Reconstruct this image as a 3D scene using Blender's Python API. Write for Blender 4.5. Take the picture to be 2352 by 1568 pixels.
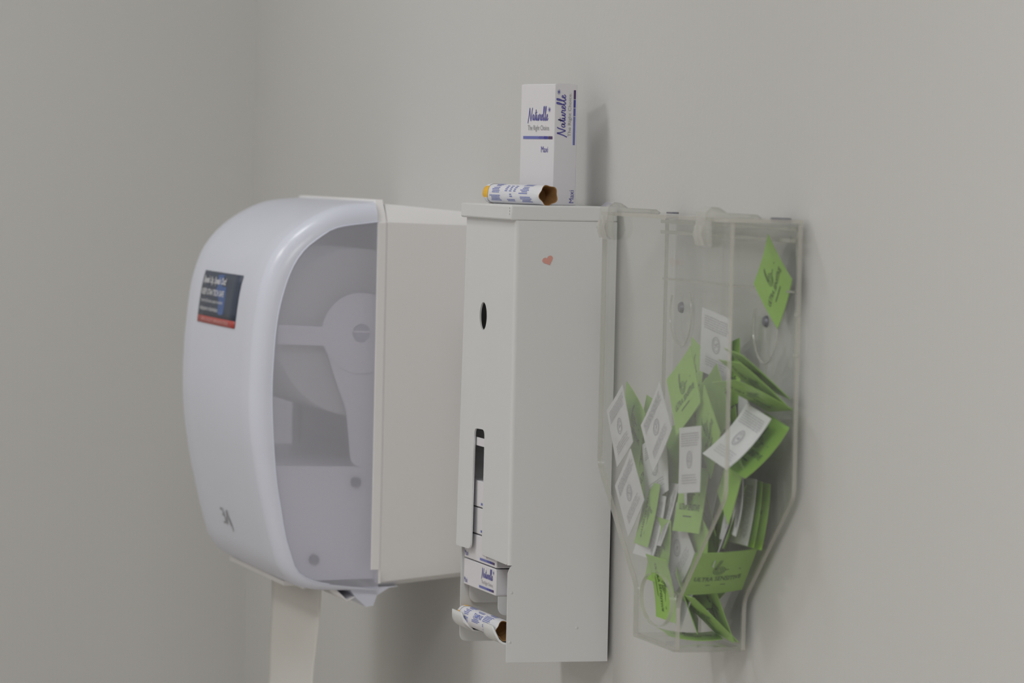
import bpy, math, random
import numpy as np
from mathutils import Vector, Matrix

for o in list(bpy.data.objects):
    bpy.data.objects.remove(o, do_unlink=True)
scene = bpy.context.scene
COL = scene.collection

# ------------------------------------------------------------------ frame
# Survey units: wall plane y = 0 (room at y < 0), x along the wall, z up from
# the middle of the metal dispenser.  World = survey * S, lifted by Z0.
S, Z0 = 1.12, 1.42
def W(p):
    return Vector((p[0]*S, p[1]*S, p[2]*S + Z0))

# ------------------------------------------------------------------ camera
FPX = 9374.0
CAM = np.array([2.88885, -.903855, .099582])
_y, _t, _r = (math.radians(a) for a in (15.9335, 2.4491, 1.2482))
CF = np.array([-math.cos(_y)*math.cos(_t), math.sin(_y)*math.cos(_t), -math.sin(_t)])
_rt = np.array([math.sin(_y), math.cos(_y), 0.0])
_up = np.cross(_rt, CF)
CR = math.cos(_r)*_rt + math.sin(_r)*_up
CU = -math.sin(_r)*_rt + math.cos(_r)*_up
def un(u, v, **k):
    """pixel of the 2352x1568 photograph -> point on the plane x/y/z = value"""
    d = CF + (u-1176)/FPX*CR + (784-v)/FPX*CU
    ax, val = list(k.items())[0]
    i = 'xyz'.index(ax)
    return CAM + (val-CAM[i])/d[i]*d

cd = bpy.data.cameras.new('camera')
cam = bpy.data.objects.new('camera', cd)
COL.objects.link(cam)
cd.sensor_width = 36.0
cd.lens = 36.0*FPX/2352.0
cd.clip_start = .05
m = Matrix.Identity(4)
for i in range(3):
    m[i][0], m[i][1], m[i][2] = CR[i], CU[i], -CF[i]
m.translation = W(CAM)
cam.matrix_world = m
cd.dof.use_dof = True
cd.dof.focus_distance = 3.02*S
cd.dof.aperture_fstop = 10.0
scene.camera = cam

# ------------------------------------------------------------------ light
world = bpy.data.worlds.new('world')
scene.world = world
world.use_nodes = True
bg = world.node_tree.nodes['Background']
bg.inputs[0].default_value = (.80, .79, .77, 1)
bg.inputs[1].default_value = 0.0

def area(name, loc, target, size, watts, col):
    d = bpy.data.lights.new(name, 'AREA')
    d.shape = 'RECTANGLE'; d.size = size[0]; d.size_y = size[1]
    d.energy = watts; d.color = col
    o = bpy.data.objects.new(name, d)
    COL.objects.link(o)
    o.location = W(loc)
    dirv = W(target) - W(loc)
    o.rotation_euler = dirv.to_track_quat('-Z', 'Y').to_euler()
    return o
# ceiling lamps of the room, all above and outside the picture, shining straight down;
# the box's double shadow, the shade under the dispensers and the lit near sides show them
KEY = (-.42, -1.45, 1.05)         # lamp in front of the dispensers
SIDE = (-.45, -.74, 1.05)         # lamp above the dispensers, towards the end wall
REAR = (2.0, -.90, 1.05)          # lamp on the camera's side of the room
area('ceiling_lamp_front_offscreen', KEY, (KEY[0], KEY[1], 0), (.46, .30), 10.0, (1.0, .985, .965))
area('ceiling_lamp_above_offscreen', SIDE, (SIDE[0], SIDE[1], 0), (.32, .32), 5.4, (.95, .975, 1.0))
area('ceiling_lamp_camera_side_offscreen', REAR, (REAR[0], REAR[1], 0), (.90, .90), 35, (.98, .985, .99))

vs = scene.view_settings
vs.view_transform = 'Standard'
vs.look = 'None'
vs.gamma = 1.0
vs.use_curve_mapping = False
vs.exposure = -.27
scene.cycles.max_bounces = 14
scene.cycles.transparent_max_bounces = 32
scene.cycles.diffuse_bounces = 5

# ------------------------------------------------------------------ materials
MATS = {}
def mat(name, col, rough=.5, metal=0.0, spec=.5, coat=0.0, bump=None, var=None):
    if name in MATS:
        return MATS[name]
    m = bpy.data.materials.new(name)
    m.use_nodes = True
    nt = m.node_tree
    b = nt.nodes['Principled BSDF']
    b.inputs['Base Color'].default_value = (*col, 1)
    b.inputs['Roughness'].default_value = rough
    b.inputs['Metallic'].default_value = metal
    b.inputs['Specular IOR Level'].default_value = spec
    b.inputs['Coat Weight'].default_value = coat
    tc = nt.nodes.new('ShaderNodeTexCoord')
    if bump:
        n = nt.nodes.new('ShaderNodeTexNoise')
        n.inputs['Scale'].default_value = bump[0]
        n.inputs['Detail'].default_value = 4
        nt.links.new(tc.outputs['Object'], n.inputs['Vector'])
        bp = nt.nodes.new('ShaderNodeBump')
        bp.inputs['Strength'].default_value = bump[1]
        bp.inputs['Distance'].default_value = bump[2]
        nt.links.new(n.outputs['Fac'], bp.inputs['Height'])
        nt.links.new(bp.outputs['Normal'], b.inputs['Normal'])
    if var:
        n2 = nt.nodes.new('ShaderNodeTexNoise')
        n2.inputs['Scale'].default_value = var[0]
        nt.links.new(tc.outputs['Object'], n2.inputs['Vector'])
        r = nt.nodes.new('ShaderNodeValToRGB')
        r.color_ramp.elements[0].position = .3
        r.color_ramp.elements[1].position = .7
        r.color_ramp.elements[0].color = (*[c*(1-var[1]) for c in col], 1)
        r.color_ramp.elements[1].color = (*[min(1, c*(1+var[1])) for c in col], 1)
        nt.links.new(n2.outputs['Fac'], r.inputs['Fac'])
        nt.links.new(r.outputs['Color'], b.inputs['Base Color'])
    MATS[name] = m
    return m

def see_through(name, tint, clear, col, rough, gloss=None, fres=None, milky=0.0):
    """thin plastic: part of the light passes straight, the rest scatters"""
    m = bpy.data.materials.new(name)
    m.use_nodes = True
    nt = m.node_tree
    b = nt.nodes['Principled BSDF']
    b.inputs['Base Color'].default_value = (*col, 1)
    b.inputs['Roughness'].default_value = rough
    out = nt.nodes['Material Output']
    tr = nt.nodes.new('ShaderNodeBsdfTransparent')
    tr.inputs['Color'].default_value = (*tint, 1)
    mx = nt.nodes.new('ShaderNodeMixShader')
    mx.inputs[0].default_value = clear
    body = b
    if milky:
        tl = nt.nodes.new('ShaderNodeBsdfTranslucent')
        tl.inputs['Color'].default_value = (*[min(1, c*1.25) for c in col], 1)
        body = nt.nodes.new('ShaderNodeMixShader')
        body.inputs[0].default_value = milky
        nt.links.new(b.outputs[0], body.inputs[1])
        nt.links.new(tl.outputs[0], body.inputs[2])
    nt.links.new(body.outputs[0], mx.inputs[1])
    nt.links.new(tr.outputs[0], mx.inputs[2])
    last = mx
    if fres:
        gl = nt.nodes.new('ShaderNodeBsdfGlossy')
        gl.inputs['Roughness'].default_value = gloss
        gl.inputs['Color'].default_value = (.95, .95, .95, 1)
        fr = nt.nodes.new('ShaderNodeFresnel')
        geo = nt.nodes.new('ShaderNodeNewGeometry')      # same reflectance from both sides of the sheet
        mr = nt.nodes.new('ShaderNodeMapRange')
        mr.inputs['To Min'].default_value = fres
        mr.inputs['To Max'].default_value = 1/fres
        nt.links.new(geo.outputs['Backfacing'], mr.inputs['Value'])
        nt.links.new(mr.outputs['Result'], fr.inputs['IOR'])
        m2 = nt.nodes.new('ShaderNodeMixShader')
        nt.links.new(fr.outputs[0], m2.inputs[0])
        nt.links.new(mx.outputs[0], m2.inputs[1])
        nt.links.new(gl.outputs[0], m2.inputs[2])
        last = m2
    nt.links.new(last.outputs[0], out.inputs['Surface'])
    MATS[name] = m
    return m

M_WALL = mat('wall_paint', (.60, .596, .582), .55, spec=.35, bump=(160, .12, .002), var=(1.3, .012))
M_FLOOR = mat('floor_vinyl', (.60, .555, .50), .5, var=(6, .08))
M_CEIL = mat('ceiling_paint', (.82, .81, .79), .9)
M_BOUNCE = mat('off_white_bounce', (.76, .75, .73), .4)  # unseen walls, coloured paler than the seen ones to bounce more light
M_PLASTIC = mat('white_plastic', (.83, .82, .825), .38, bump=(900, .05, .0006))
M_PLASTIC_IN = mat('inner_plastic', (.50, .50, .55), .5)
M_STEEL = mat('white_enamel', (.68, .685, .685), .42, bump=(500, .04, .0008))
M_PAPER = mat('paper_towel', (.66, .65, .62), .9, bump=(420, .25, .002))
M_CARD = mat('white_card', (.72, .71, .74), .5)
M_BLUE = mat('blue_ink', (.10, .09, .36), .55)
M_GREYINK = mat('grey_ink', (.33, .32, .33), .6)
M_BAR1 = mat('bar_light_blue', (.15, .17, .46), .5)
M_BAR2 = mat('bar_mid_blue', (.10, .11, .38), .5)
M_BAR3 = mat('bar_deep_blue', (.05, .05, .30), .5)
M_BAR4 = mat('bar_plum', (.07, .035, .13), .5)
M_TUBE = mat('tube_paper', (.74, .74, .78), .5)
M_TUBEIN = mat('brown_card', (.32, .17, .06), .8)
M_YELLOW = mat('yellow_wrap', (.85, .48, .02), .4)
M_TXTBLUE = mat('tube_blue_ink', (.15, .19, .52), .6)
M_HEART = mat('pink_sticker', (.66, .32, .27), .6)
M_DARK = mat('dark_metal', (.05, .05, .06), .4, metal=.4)
M_SCREW = mat('screw_metal', (.20, .20, .24), .45, metal=.6)
M_GREEN = mat('green_foil', (.30, .53, .10), .42, bump=(180, .10, .002))
M_WHITEF = mat('white_foil', (.70, .70, .73), .42, bump=(180, .10, .002))
M_INKG = mat('dark_green_ink', (.055, .11, .04), .6)
M_INKW = mat('soft_grey_ink', (.42, .42, .46), .6)
M_NAVY = mat('sticker_navy', (.035, .05, .085), .45)
M_ROYAL = mat('sticker_blue', (.05, .11, .30), .45)
M_RED = mat('sticker_red', (.42, .06, .05), .45)
M_WHITEINK = mat('white_ink', (.75, .75, .78), .5)
M_PINKINK = mat('pale_red_ink', (.62, .33, .31), .5)
M_LOGO = mat('grey_logo', (.28, .28, .28), .5)
M_COVER = see_through('smoked_cover_front', (.86, .88, .97), .08, (.82, .85, .97), .26, milky=.14)
M_COVERS = see_through('smoked_cover_side', (.88, .885, .96), .54, (.80, .80, .90), .28, milky=.22)
M_ACR = see_through('clear_acrylic', (.965, .97, .965), .975, (.78, .78, .77), .15, gloss=.03, fres=1.32)
M_ACRE = see_through('acrylic_edge', (.88, .88, .84), .45, (.56, .55, .50), .18, gloss=.08, fres=1.49)
M_HINGE = see_through('clear_hinge', (.95, .95, .94), .64, (.66, .66, .62), .12, gloss=.05, fres=1.6)

# ------------------------------------------------------------------ mesh helpers
class MB:
    def __init__(s):
        s.v = []; s.f = []; s.m = []
    def add(s, vs, fs, mi=0):
        n = len(s.v)
        s.v += [tuple(map(float, p)) for p in vs]
        s.f += [tuple(i+n for i in f) for f in fs]
        s.m += [mi]*len(fs) if isinstance(mi, int) else list(mi)
    def box(s, x0, x1, y0, y1, z0, z1, mi=0):
        s.add([(x, y, z) for x in (x0, x1) for y in (y0, y1) for z in (z0, z1)],
              [(0, 1, 3, 2), (4, 6, 7, 5), (0, 4, 5, 1), (2, 3, 7, 6), (0, 2, 6, 4), (1, 5, 7, 3)], mi)
    def grid(s, rows, close_v=False, mi=0, flip=False):
        nr, nc = len(rows), len(rows[0])
        fs = []
        for i in range(nr-1):
            for j in range(nc if close_v else nc-1):
                q = (i*nc+j, (i+1)*nc+j, (i+1)*nc+(j+1) % nc, i*nc+(j+1) % nc)
                fs.append(q[::-1] if flip else q)
        s.add([p for r in rows for p in r], fs, mi)
    def disc(s, c, e1, e2, r, n=24, mi=0):
        c, e1, e2 = map(np.array, (c, e1, e2))
        s.add([c + r*(math.cos(a)*e1 + math.sin(a)*e2) for a in [2*math.pi*k/n for k in range(n)]],
              [tuple(range(n))], mi)
    def tube(s, pts, r, n=8, mi=0, caps=True):
        pts = [np.array(p, float) for p in pts]
        rows = []
        prev = None
        for i, p in enumerate(pts):
            t = pts[min(i+1, len(pts)-1)] - pts[max(i-1, 0)]
            t = t/np.linalg.norm(t)
            a = prev if prev is not None else (np.array([0, 0, 1.]) if abs(t[2]) < .9 else np.array([1., 0, 0]))
            u = a - (a@t)*t
            u /= np.linalg.norm(u)
            prev = u
            w = np.cross(t, u)
            rr = r[i] if isinstance(r, (list, tuple)) else r
            rows.append([p + rr*(math.cos(2*math.pi*k/n)*u + math.sin(2*math.pi*k/n)*w) for k in range(n)])
        s.grid(rows, True, mi)
        if caps:
            s.add(rows[0], [tuple(range(n))], mi)
            s.add(rows[-1], [tuple(range(n))[::-1]], mi)

def obj(name, mb, mats, parent=None, base=None, smooth=40, bevel=None, solid=None):
    """link the collected survey-unit geometry as one mesh object"""
    me = bpy.data.meshes.new(name)
    if parent is not None:
        b = Vector(parent['base_pt'])
    else:
        b = W(base) if base is not None else Vector((0, 0, 0))
    me.from_pydata([tuple(W(p) - b) for p in mb.v], [], mb.f)
    for mm in (mats if isinstance(mats, (list, tuple)) else [mats]):
        me.materials.append(mm)
    me.polygons.foreach_set('material_index', mb.m)
    me.update()
    if smooth:
        me.polygons.foreach_set('use_smooth', [True]*len(me.polygons))
        me.set_sharp_from_angle(angle=math.radians(smooth))
    o = bpy.data.objects.new(name, me)
    COL.objects.link(o)
    if parent is not None:
        o.parent = parent if not parent.get('is_part') else parent
        o['base_pt'] = tuple(b)
        if parent.get('is_part') or parent.type == 'MESH':
            pass
        o['is_part'] = 1
    else:
        o.location = b
        o['base_pt'] = tuple(b)
    if solid:
        md = o.modifiers.new('solid', 'SOLIDIFY'); md.thickness = solid*S; md.offset = 0
    if bevel:
        md = o.modifiers.new('bevel', 'BEVEL'); md.width = bevel*S; md.segments = 3
        md.limit_method = 'ANGLE'; md.angle_limit = math.radians(35)
    return o

def tag(o, label, cat=None, group=None, kind=None):
    o['label'] = label
    if cat: o['category'] = cat
    if group: o['group'] = group
    if kind: o['kind'] = kind
    return o
def thing(name, base, label, cat, group=None):
    o = bpy.data.objects.new(name, None)
    o.empty_display_size = .02
    COL.objects.link(o)
    o.location = W(base)
    o['base_pt'] = tuple(W(base))
    return tag(o, label, cat, group)

_cache = {}
def _curve_mesh(data):
    o = bpy.data.objects.new('tmp', data)
    COL.objects.link(o)
    dg = bpy.context.evaluated_depsgraph_get()
    dg.update()
    ev = o.evaluated_get(dg)
    me = ev.to_mesh()
    vs = [tuple(v.co) for v in me.vertices]
    fs = [tuple(p.vertices) for p in me.polygons]
    ns = [tuple(p.normal) for p in me.polygons]
    ev.to_mesh_clear()
    bpy.data.objects.remove(o, do_unlink=True)
    return vs, fs, ns
def text_geo(txt, bold=False):
    """flat lettering, normalised to a 1 x 1 box"""
    k = (txt, bold)
    if k in _cache: return _cache[k]
    c = bpy.data.curves.new('t', 'FONT')
    c.body = txt
    c.resolution_u = 3
    c.offset = .018 if bold else 0.0
    vs, fs, ns = _curve_mesh(c)
    a = np.array(vs)[:, :2]
    lo, hi = a.min(0), a.max(0)
    a = (a-lo)/np.maximum(hi-lo, 1e-6)
    _cache[k] = (a, fs)
    return _cache[k]
def plate(outer, holes, thick):
    """2D outline with holes, extruded to a plate: verts (a, b, +-thick/2)"""
    c = bpy.data.curves.new('p', 'CURVE')
    c.dimensions = '2D'; c.fill_mode = 'BOTH'; c.extrude = thick/2
    for loop in [outer]+list(holes):
        sp = c.splines.new('POLY')
        sp.points.add(len(loop)-1)
        for q, p in zip(sp.points, loop):
            q.co = (p[0], p[1], 0, 1)
        sp.use_cyclic_u = True
    return _curve_mesh(c)
def rounded(poly, rad, n=5):
    out = []
    N = len(poly)
    for i, p in enumerate(poly):
        r = rad[i] if isinstance(rad, (list, tuple)) else rad
        p = np.array(p, float)
        if r <= 0:
            out.append(tuple(p)); continue
        a = np.array(poly[i-1], float)-p; b = np.array(poly[(i+1) % N], float)-p
        la, lb = np.linalg.norm(a), np.linalg.norm(b)
        d = min(r, la*.49, lb*.49)
        A, B = p+a/la*d, p+b/lb*d
        for k in range(n+1):
            t = k/n
            out.append(tuple((1-t)**2*A + 2*t*(1-t)*p + t*t*B))
    return out
def circle(cx, cy, rx, ry=None, n=32, rev=False):
    ry = ry or rx
    L = [(cx+rx*math.cos(2*math.pi*k/n), cy+ry*math.sin(2*math.pi*k/n)) for k in range(n)]
    return L[::-1] if rev else L
def catmull(pts, n=6):
    P = [np.array(p, float) for p in pts]
    P = [2*P[0]-P[1]] + P + [2*P[-1]-P[-2]]
    out = []
    for i in range(1, len(P)-2):
        for k in range(n):
            t = k/n
            out.append(.5*((2*P[i]) + (P[i+1]-P[i-1])*t + (2*P[i-1]-5*P[i]+4*P[i+1]-P[i+2])*t*t
                           + (3*P[i]-P[i-1]-3*P[i+1]+P[i+2])*t**3))
    out.append(P[-2])
    return out
def ribbon(pts, w):
    P = catmull(pts)
    L, Rr = [], []
    for i, p in enumerate(P):
        t = P[min(i+1, len(P)-1)] - P[max(i-1, 0)]
        t = t/(np.linalg.norm(t)+1e-9)
        nrm = np.array([-t[1], t[0]])
        ww = w*(.65+.6*abs(t[1]))
        L.append(p+nrm*ww/2); Rr.append(p-nrm*ww/2)
    n = len(P)
    return L+Rr, [(i, i+n, i+1+n, i+1) for i in range(n-1)]
def script_naturelle():
    E_ = [(4.5, .4), (4.8, .7), (4.75, 1.0), (4.55, .85), (4.5, .3), (4.7, .02), (5.0, .4)]
    L_ = [(5.0, .4), (5.35, 1.6), (5.4, 2.25), (5.22, 2.1), (5.12, 1.0), (5.2, .1), (5.35, .02), (5.6, .5)]
    st = [[(-.1, -.45), (.2, .5), (.42, 1.6), (.52, 2.0), (.6, 1.2), (.85, .1), (.95, 0), (1.08, .6), (1.28, 1.6), (1.45, 2.05)],
          [(2.0, .85), (1.7, .95), (1.5, .5), (1.6, .05), (1.85, .3), (2.0, .85), (1.98, .3), (2.1, .02), (2.35, .35)],
          [(2.35, .35), (2.6, 1.3), (2.66, 1.75), (2.55, .5), (2.65, .02), (2.9, .5)], [(2.3, 1.2), (2.65, 1.25), (3.0, 1.35)],
          [(2.88, .95), (2.92, .2), (3.1, .02), (3.35, .5), (3.42, .95), (3.42, .2), (3.55, .02), (3.78, .5)],
          [(3.75, .5), (3.86, 1.05), (3.95, .85), (4.17, .9), (4.1, .3), (4.25, .02), (4.5, .4)],
          E_, L_, [(x+.6, y) for x, y in L_], [(x+1.7, y) for x, y in E_]]
    V, Fc = [], []
    for q in st:
        v, f_ = ribbon(q, .15)
        n = len(V)
        V += v; Fc += [tuple(i+n for i in f) for f in f_]
    cx, cy = 7.1, 1.75
    for k in range(8):
        a = k*math.pi/4
        d = np.array([math.cos(a), math.sin(a)]); p = np.array([-d[1], d[0]])
        c = np.array([cx, cy])
        n = len(V)
        V += [c+p*.05, c-p*.05, c+d*.45-p*.03, c+d*.45+p*.03]
        Fc.append((n, n+1, n+2, n+3))
    a = np.array(V)
    lo, hi = a.min(0), a.max(0)
    return (a-lo)/(hi-lo), Fc
SCRIPT = script_naturelle()

class Print:
    """flat print laid on a surface given by surf(a, b) -> survey point"""
    def __init__(s, surf):
        s.surf = surf; s.mb = MB()
    def geo(s, g, a0, b0, w, h, mi=0, rot=False):
        A, fs = g
        if rot: vs = [s.surf(a0 + (1-q[1])*w, b0 + q[0]*h) for q in A]
        else: vs = [s.surf(a0+q[0]*w, b0+q[1]*h) for q in A]
        s.mb.add(vs, fs, mi)
    def rect(s, a0, b0, w, h, mi=0, n=1):
        for k in range(n):
            s.mb.add([s.surf(a0+w*(k+i)/n, b0+h*j) for i, j in ((0, 0), (1, 0), (1, 1), (0, 1))], [(0, 1, 2, 3)], mi)
    def ring(s, ca, cb, ra, rb, th, mi=0, n=28, a0=0, a1=2*math.pi):
        vs = []
        for k in range(n+1):
            t = a0+(a1-a0)*k/n
            vs.append(s.surf(ca+ra*math.cos(t), cb+rb*math.sin(t)))
        for k in range(n+1):
            t = a0+(a1-a0)*k/n
            vs.append(s.surf(ca+(ra-th)*math.cos(t), cb+(rb-th)*math.sin(t)))
        s.mb.add(vs, [(k, k+1, n+2+k, n+1+k) for k in range(n)], mi)

# ------------------------------------------------------------------ the room
ZF, ZC = -Z0/S, 1.08
XL, XR, YF = -1.291, 3.7, -1.75
YW = .0036            # wall face: the dispensers' side edges stop just short of it
def slab(name, x0, x1, y0, y1, z0, z1, m_, label, cat):
    b = MB(); b.box(x0, x1, y0, y1, z0, z1)
    o = obj(name, b, m_, base=((x0+x1)/2, (y0+y1)/2, z0), smooth=0)
    tag(o, label, cat, kind='structure')
slab('wall_back', XL-.1, XR, YW, .1, ZF, ZC, M_WALL, 'pale grey painted wall carrying the three dispensers', 'wall')
slab('wall_left', XL-.1, XL, YF, YW, ZF, ZC, M_WALL, 'pale grey painted end wall beyond the towel dispenser', 'wall')
slab('wall_right', XR, XR+.1, YF, .1, ZF, ZC, M_BOUNCE, 'off-white painted wall facing the end wall', 'wall')
slab('wall_front', XL-.1, XR+.1, YF-.1, YF, ZF, ZC, M_BOUNCE, 'off-white painted wall facing the dispensers', 'wall')
slab('floor', XL-.1, XR+.1, YF-.1, .1, ZF-.1, ZF, M_FLOOR, 'beige vinyl floor', 'floor')
slab('ceiling', XL-.1, XR+.1, YF-.1, .1, ZC, ZC+.1, M_CEIL, 'white flat ceiling', 'ceiling')

# ------------------------------------------------------------------ towel dispenser
XN, XFAR = -.385, -.692
XC = (XN+XFAR)/2
TD = thing('towel_dispenser', (XC, 0, -.255), 'large white paper towel dispenser with smoky translucent front cover', 'towel dispenser')
def resample(P, n):
    P = [np.array(p, float) for p in catmull(P, 8)]
    d = np.r_[0, np.cumsum([np.linalg.norm(P[i+1]-P[i]) for i in range(len(P)-1)])]
    return [np.array([np.interp(t, d, [p[k] for p in P]) for k in (0, 1)]) for t in np.linspace(0, d[-1], n)]
OUT = resample([(-.0861, .0682), (-.1136, .0652), (-.1317, .0588), (-.1486, .0488), (-.1629, .0363), (-.1737, .0213), (-.1797, .006),
                (-.1838, -.0105), (-.1869, -.035), (-.1890, -.063), (-.1898, -.096), (-.1880, -.125), (-.183, -.157),
                (-.1765, -.187), (-.1690, -.216), (-.1600, -.2395), (-.1390, -.2530), (-.080, -.2550)], 60)
INN = resample([(-.0862, .0519), (-.1205, .0466), (-.1365, .0374), (-.1481, .0279), (-.1573, .0142), (-.1639, -.0031), (-.1693, -.026),
                (-.1721, -.0547), (-.1731, -.0966), (-.1695, -.1504), (-.1648, -.1813), (-.1563, -.2195), (-.1400, -.2440), (-.080, -.2530)], 60)
def cov_station(t, near=True):
    x = (XN - .017*(1-math.cos(t*math.pi/2))) if near else (XFAR + .017*(1-math.cos(t*math.pi/2)))
    k = math.sin(t*math.pi/2)
    q = [INN[i]*(1-k) + OUT[i]*k for i in range(60)]
    return [(x, min(p[0], -.0868 if p[1] > -.2365 else -.080), p[1]) for p in q]
b = MB()
rows = [cov_station(t/6) for t in range(7)]
for q in range(1, 8):
    u = q/8
    x = (XN-.017)*(1-u) + (XFAR+.017)*u
    cr = .0012*math.sin(math.pi*u)
    rows.append([(x, p[0]-cr, p[1]) for p in OUT])
rows += [cov_station(t/6, False) for t in range(6, -1, -1)]
b.grid(rows, flip=True)
cover = obj('front_cover', b, M_COVER, TD, smooth=50)
tag(cover, 'smoky translucent curved plastic cover')
for xs, nm in ((XN, 1), (XFAR, 0)):
    b = MB()
    xi = xs + (-.0006 if nm else .0006)
    loop = [(xi, min(p[0], -.0868 if p[1] > -.2365 else -.080), p[1]) for p in INN]
    b.add(loop, [tuple(range(60)) if nm else tuple(range(60))[::-1]])
    o = obj('side_window', b, M_COVERS, TD, smooth=0)
    tag(o, 'clearer flat side of the translucent cover')
# thin moulded ridge round the side window
b = MB()
b.tube([(XN+.0003, p[0], p[1]) for p in INN[:54]], .0006, 6)
obj('cover_ridge', b, M_COVER, TD)

def base_section(inset=0.0, top=.0667, bot=-.2525):
    """half-octagon cross-section of the white housing in x,z"""
    x1, x0 = XN-inset, XFAR+inset
    t, bt = top-inset, bot+inset
    pts = [(x1, .0515-inset*.4), (x1-.006, .0600-inset), (x1-.014, t)]
    pts += [(x0+.014, t), (x0+.006, .0600-inset), (x0, .0515-inset*.4)]
    pts += [(x0, bt+.018), (x0+.006, bt+.005), (x0+.018, bt), (x1-.018, bt), (x1-.006, bt+.005), (x1, bt+.018)]
    return pts
b = MB()
def ring_rows(specs):
    return [[(px, yy, pz) for px, pz in base_section(i, t, bt)] for yy, i, t, bt in specs]
b.grid(ring_rows([(YW, .004, .0645, -.2480), (-.0782, .0, .0667, -.2525), (-.0782, .0035, .0667, -.2525), (-.004, .0075, .0645, -.2480)]), True)
b.add([(px, -.004, pz) for px, pz in base_section(.0075, .0645, -.2480)], [tuple(range(12))])
b.add([(px, YW, pz) for px, pz in base_section(.004, .0645, -.2480)], [tuple(range(12))[::-1]])
obj('back_housing', b, M_PLASTIC, TD, smooth=30)
# white rim of the cover, open at the bottom
b = MB()
sec = base_section(0, .0700)
path = [(XN, -.2365)] + [sec[i] for i in range(0, 6)] + [(XFAR, -.2365)]
inn = [(XN-.004, -.2365)] + [base_section(.004, .0700)[i] for i in range(6)] + [(XFAR+.004, -.2365)]
rows = []
for yy, pp in ((-.0795, path), (-.0866, path), (-.0866, inn), (-.0795, inn)):
    rows.append([(x, yy, z) for x, z in pp])
rows.append(rows[0])
b.grid(rows)
n8 = len(path)
for e in (0, n8-1):
    b.add([rows[k][e] for k in range(4)], [(0, 1, 2, 3)])
obj('cover_rim', b, M_PLASTIC, TD, smooth=30, bevel=.0008)
b = MB()
b.box(XFAR+.002, XN-.0012, -.0800, -.0778, -.2480, -.236)
b.grid([[(x, yy, z) for x, z in ([(XN-.0012, -.236)] + [base_section(.0012, .0667)[i] for i in range(6)] + [(XFAR+.0012, -.236)])] for yy in (-.0776, -.0800)])
obj('seam', b, M_PLASTIC, TD, smooth=30)
# lip that hangs below the cover, with the folded paper guide
prof = [(-.060, -.2515), (-.068, -.2525), (-.0785, -.2590), (-.0815, -.2675), (-.0875, -.2685), (-.0960, -.2610), (-.1010, -.2545), (-.1010, -.2520)]
b = MB()
rows = [[(x, p[0], p[1]) for p in prof] for x in (XN-.010, XN-.02, XC, XFAR+.02, XFAR+.010)]
b.grid(rows)
b.add(rows[0], [tuple(range(8))]); b.add(rows[-1], [tuple(range(8))[::-1]])
o = obj('feed_lip', b, M_COVER, TD, smooth=25)
tag(o, 'cloudy plastic lip under the dispenser')
b = MB()
gp = [(-.113, -.2545), (-.1035, -.2635), (-.0985, -.2612), (-.0965, -.2600)]
b.grid([[(x, p[0], p[1]) for p in gp] for x in (XN-.012, XFAR+.012)])
obj('paper_guide', b, M_PLASTIC, TD, smooth=25, solid=.001)
# slit in the chin where the towel comes out and the pale tear bar in front of it
chin = lambda x, d=0: (x, -.1335, -.2575-d)
b = MB()
b.box(XFAR+.012, XN-.075, -.1430, -.1250, -.2572, -.2535)
obj('towel_slot', b, M_PLASTIC, TD, smooth=0)
b = MB()
b.box(XFAR+.10, XN-.078, -.1265, -.1235, -.2605, -.2535)
obj('tear_bar', b, M_PLASTIC, TD, bevel=.0008)
# inner works seen through the side of the cover
hub = np.array([-.0951, -.0410])
b = MB()
def yz_plate(mb, outer, holes, x, th, mi=0):
    vs_, fs_, _ = plate(outer, holes, th)
    mb.add([(x+v[2], v[0], v[1]) for v in vs_], fs_, mi)
yz_plate(b, circle(hub[0], hub[1], .0335, n=40), [circle(hub[0], hub[1], .0078, n=24, rev=True)], -.4010, .0040)
yz_plate(b, rounded([(-.1655, -.0345), (-.118, -.0365), (-.118, -.0520), (-.1655, -.0507)], .002), [], -.4022, .0036)
yz_plate(b, rounded([(-.1255, -.0500), (-.0700, -.0500), (-.0740, -.152), (-.1010, -.152), (-.1060, -.1050), (-.1160, -.0800)], .008), [], -.4026, .0034)
o = obj('roll_bracket', b, M_PLASTIC, TD, smooth=30)
tag(o, 'white bracket arm holding the roll')
b = MB()
yz_plate(b, circle(hub[0], hub[1], .0078, n=28), [], -.4030, .003)
b.box(-.4017, -.4002, hub[0]-.0070, hub[0]+.0070, hub[1]+.0002, hub[1]+.0022, 1)
obj('roll_hub', b, [M_PLASTIC_IN, M_PLASTIC], TD, smooth=30)
b = MB()
yz_plate(b, rounded([(-.1690, -.1515), (-.030, -.1525), (-.030, -.2440), (-.1400, -.2470), (-.1510, -.2350), (-.1600, -.1950)], .004), [], (XN+XFAR)/2, .276)
obj('feed_mechanism', b, M_PLASTIC, TD, smooth=30)
for u, v in ((818, 1107), (722, 1285)):
    p = un(u, v, x=-.396)
    b = MB()
    yz_plate(b, circle(p[1], p[2], .0042, n=20), [], -.3975, .003)
    b.box(-.3958, -.3952, p[1]-.003, p[1]+.003, p[2]-.0006, p[2]+.0006)
    obj('screw', b, M_SCREW, TD, smooth=30)
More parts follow.
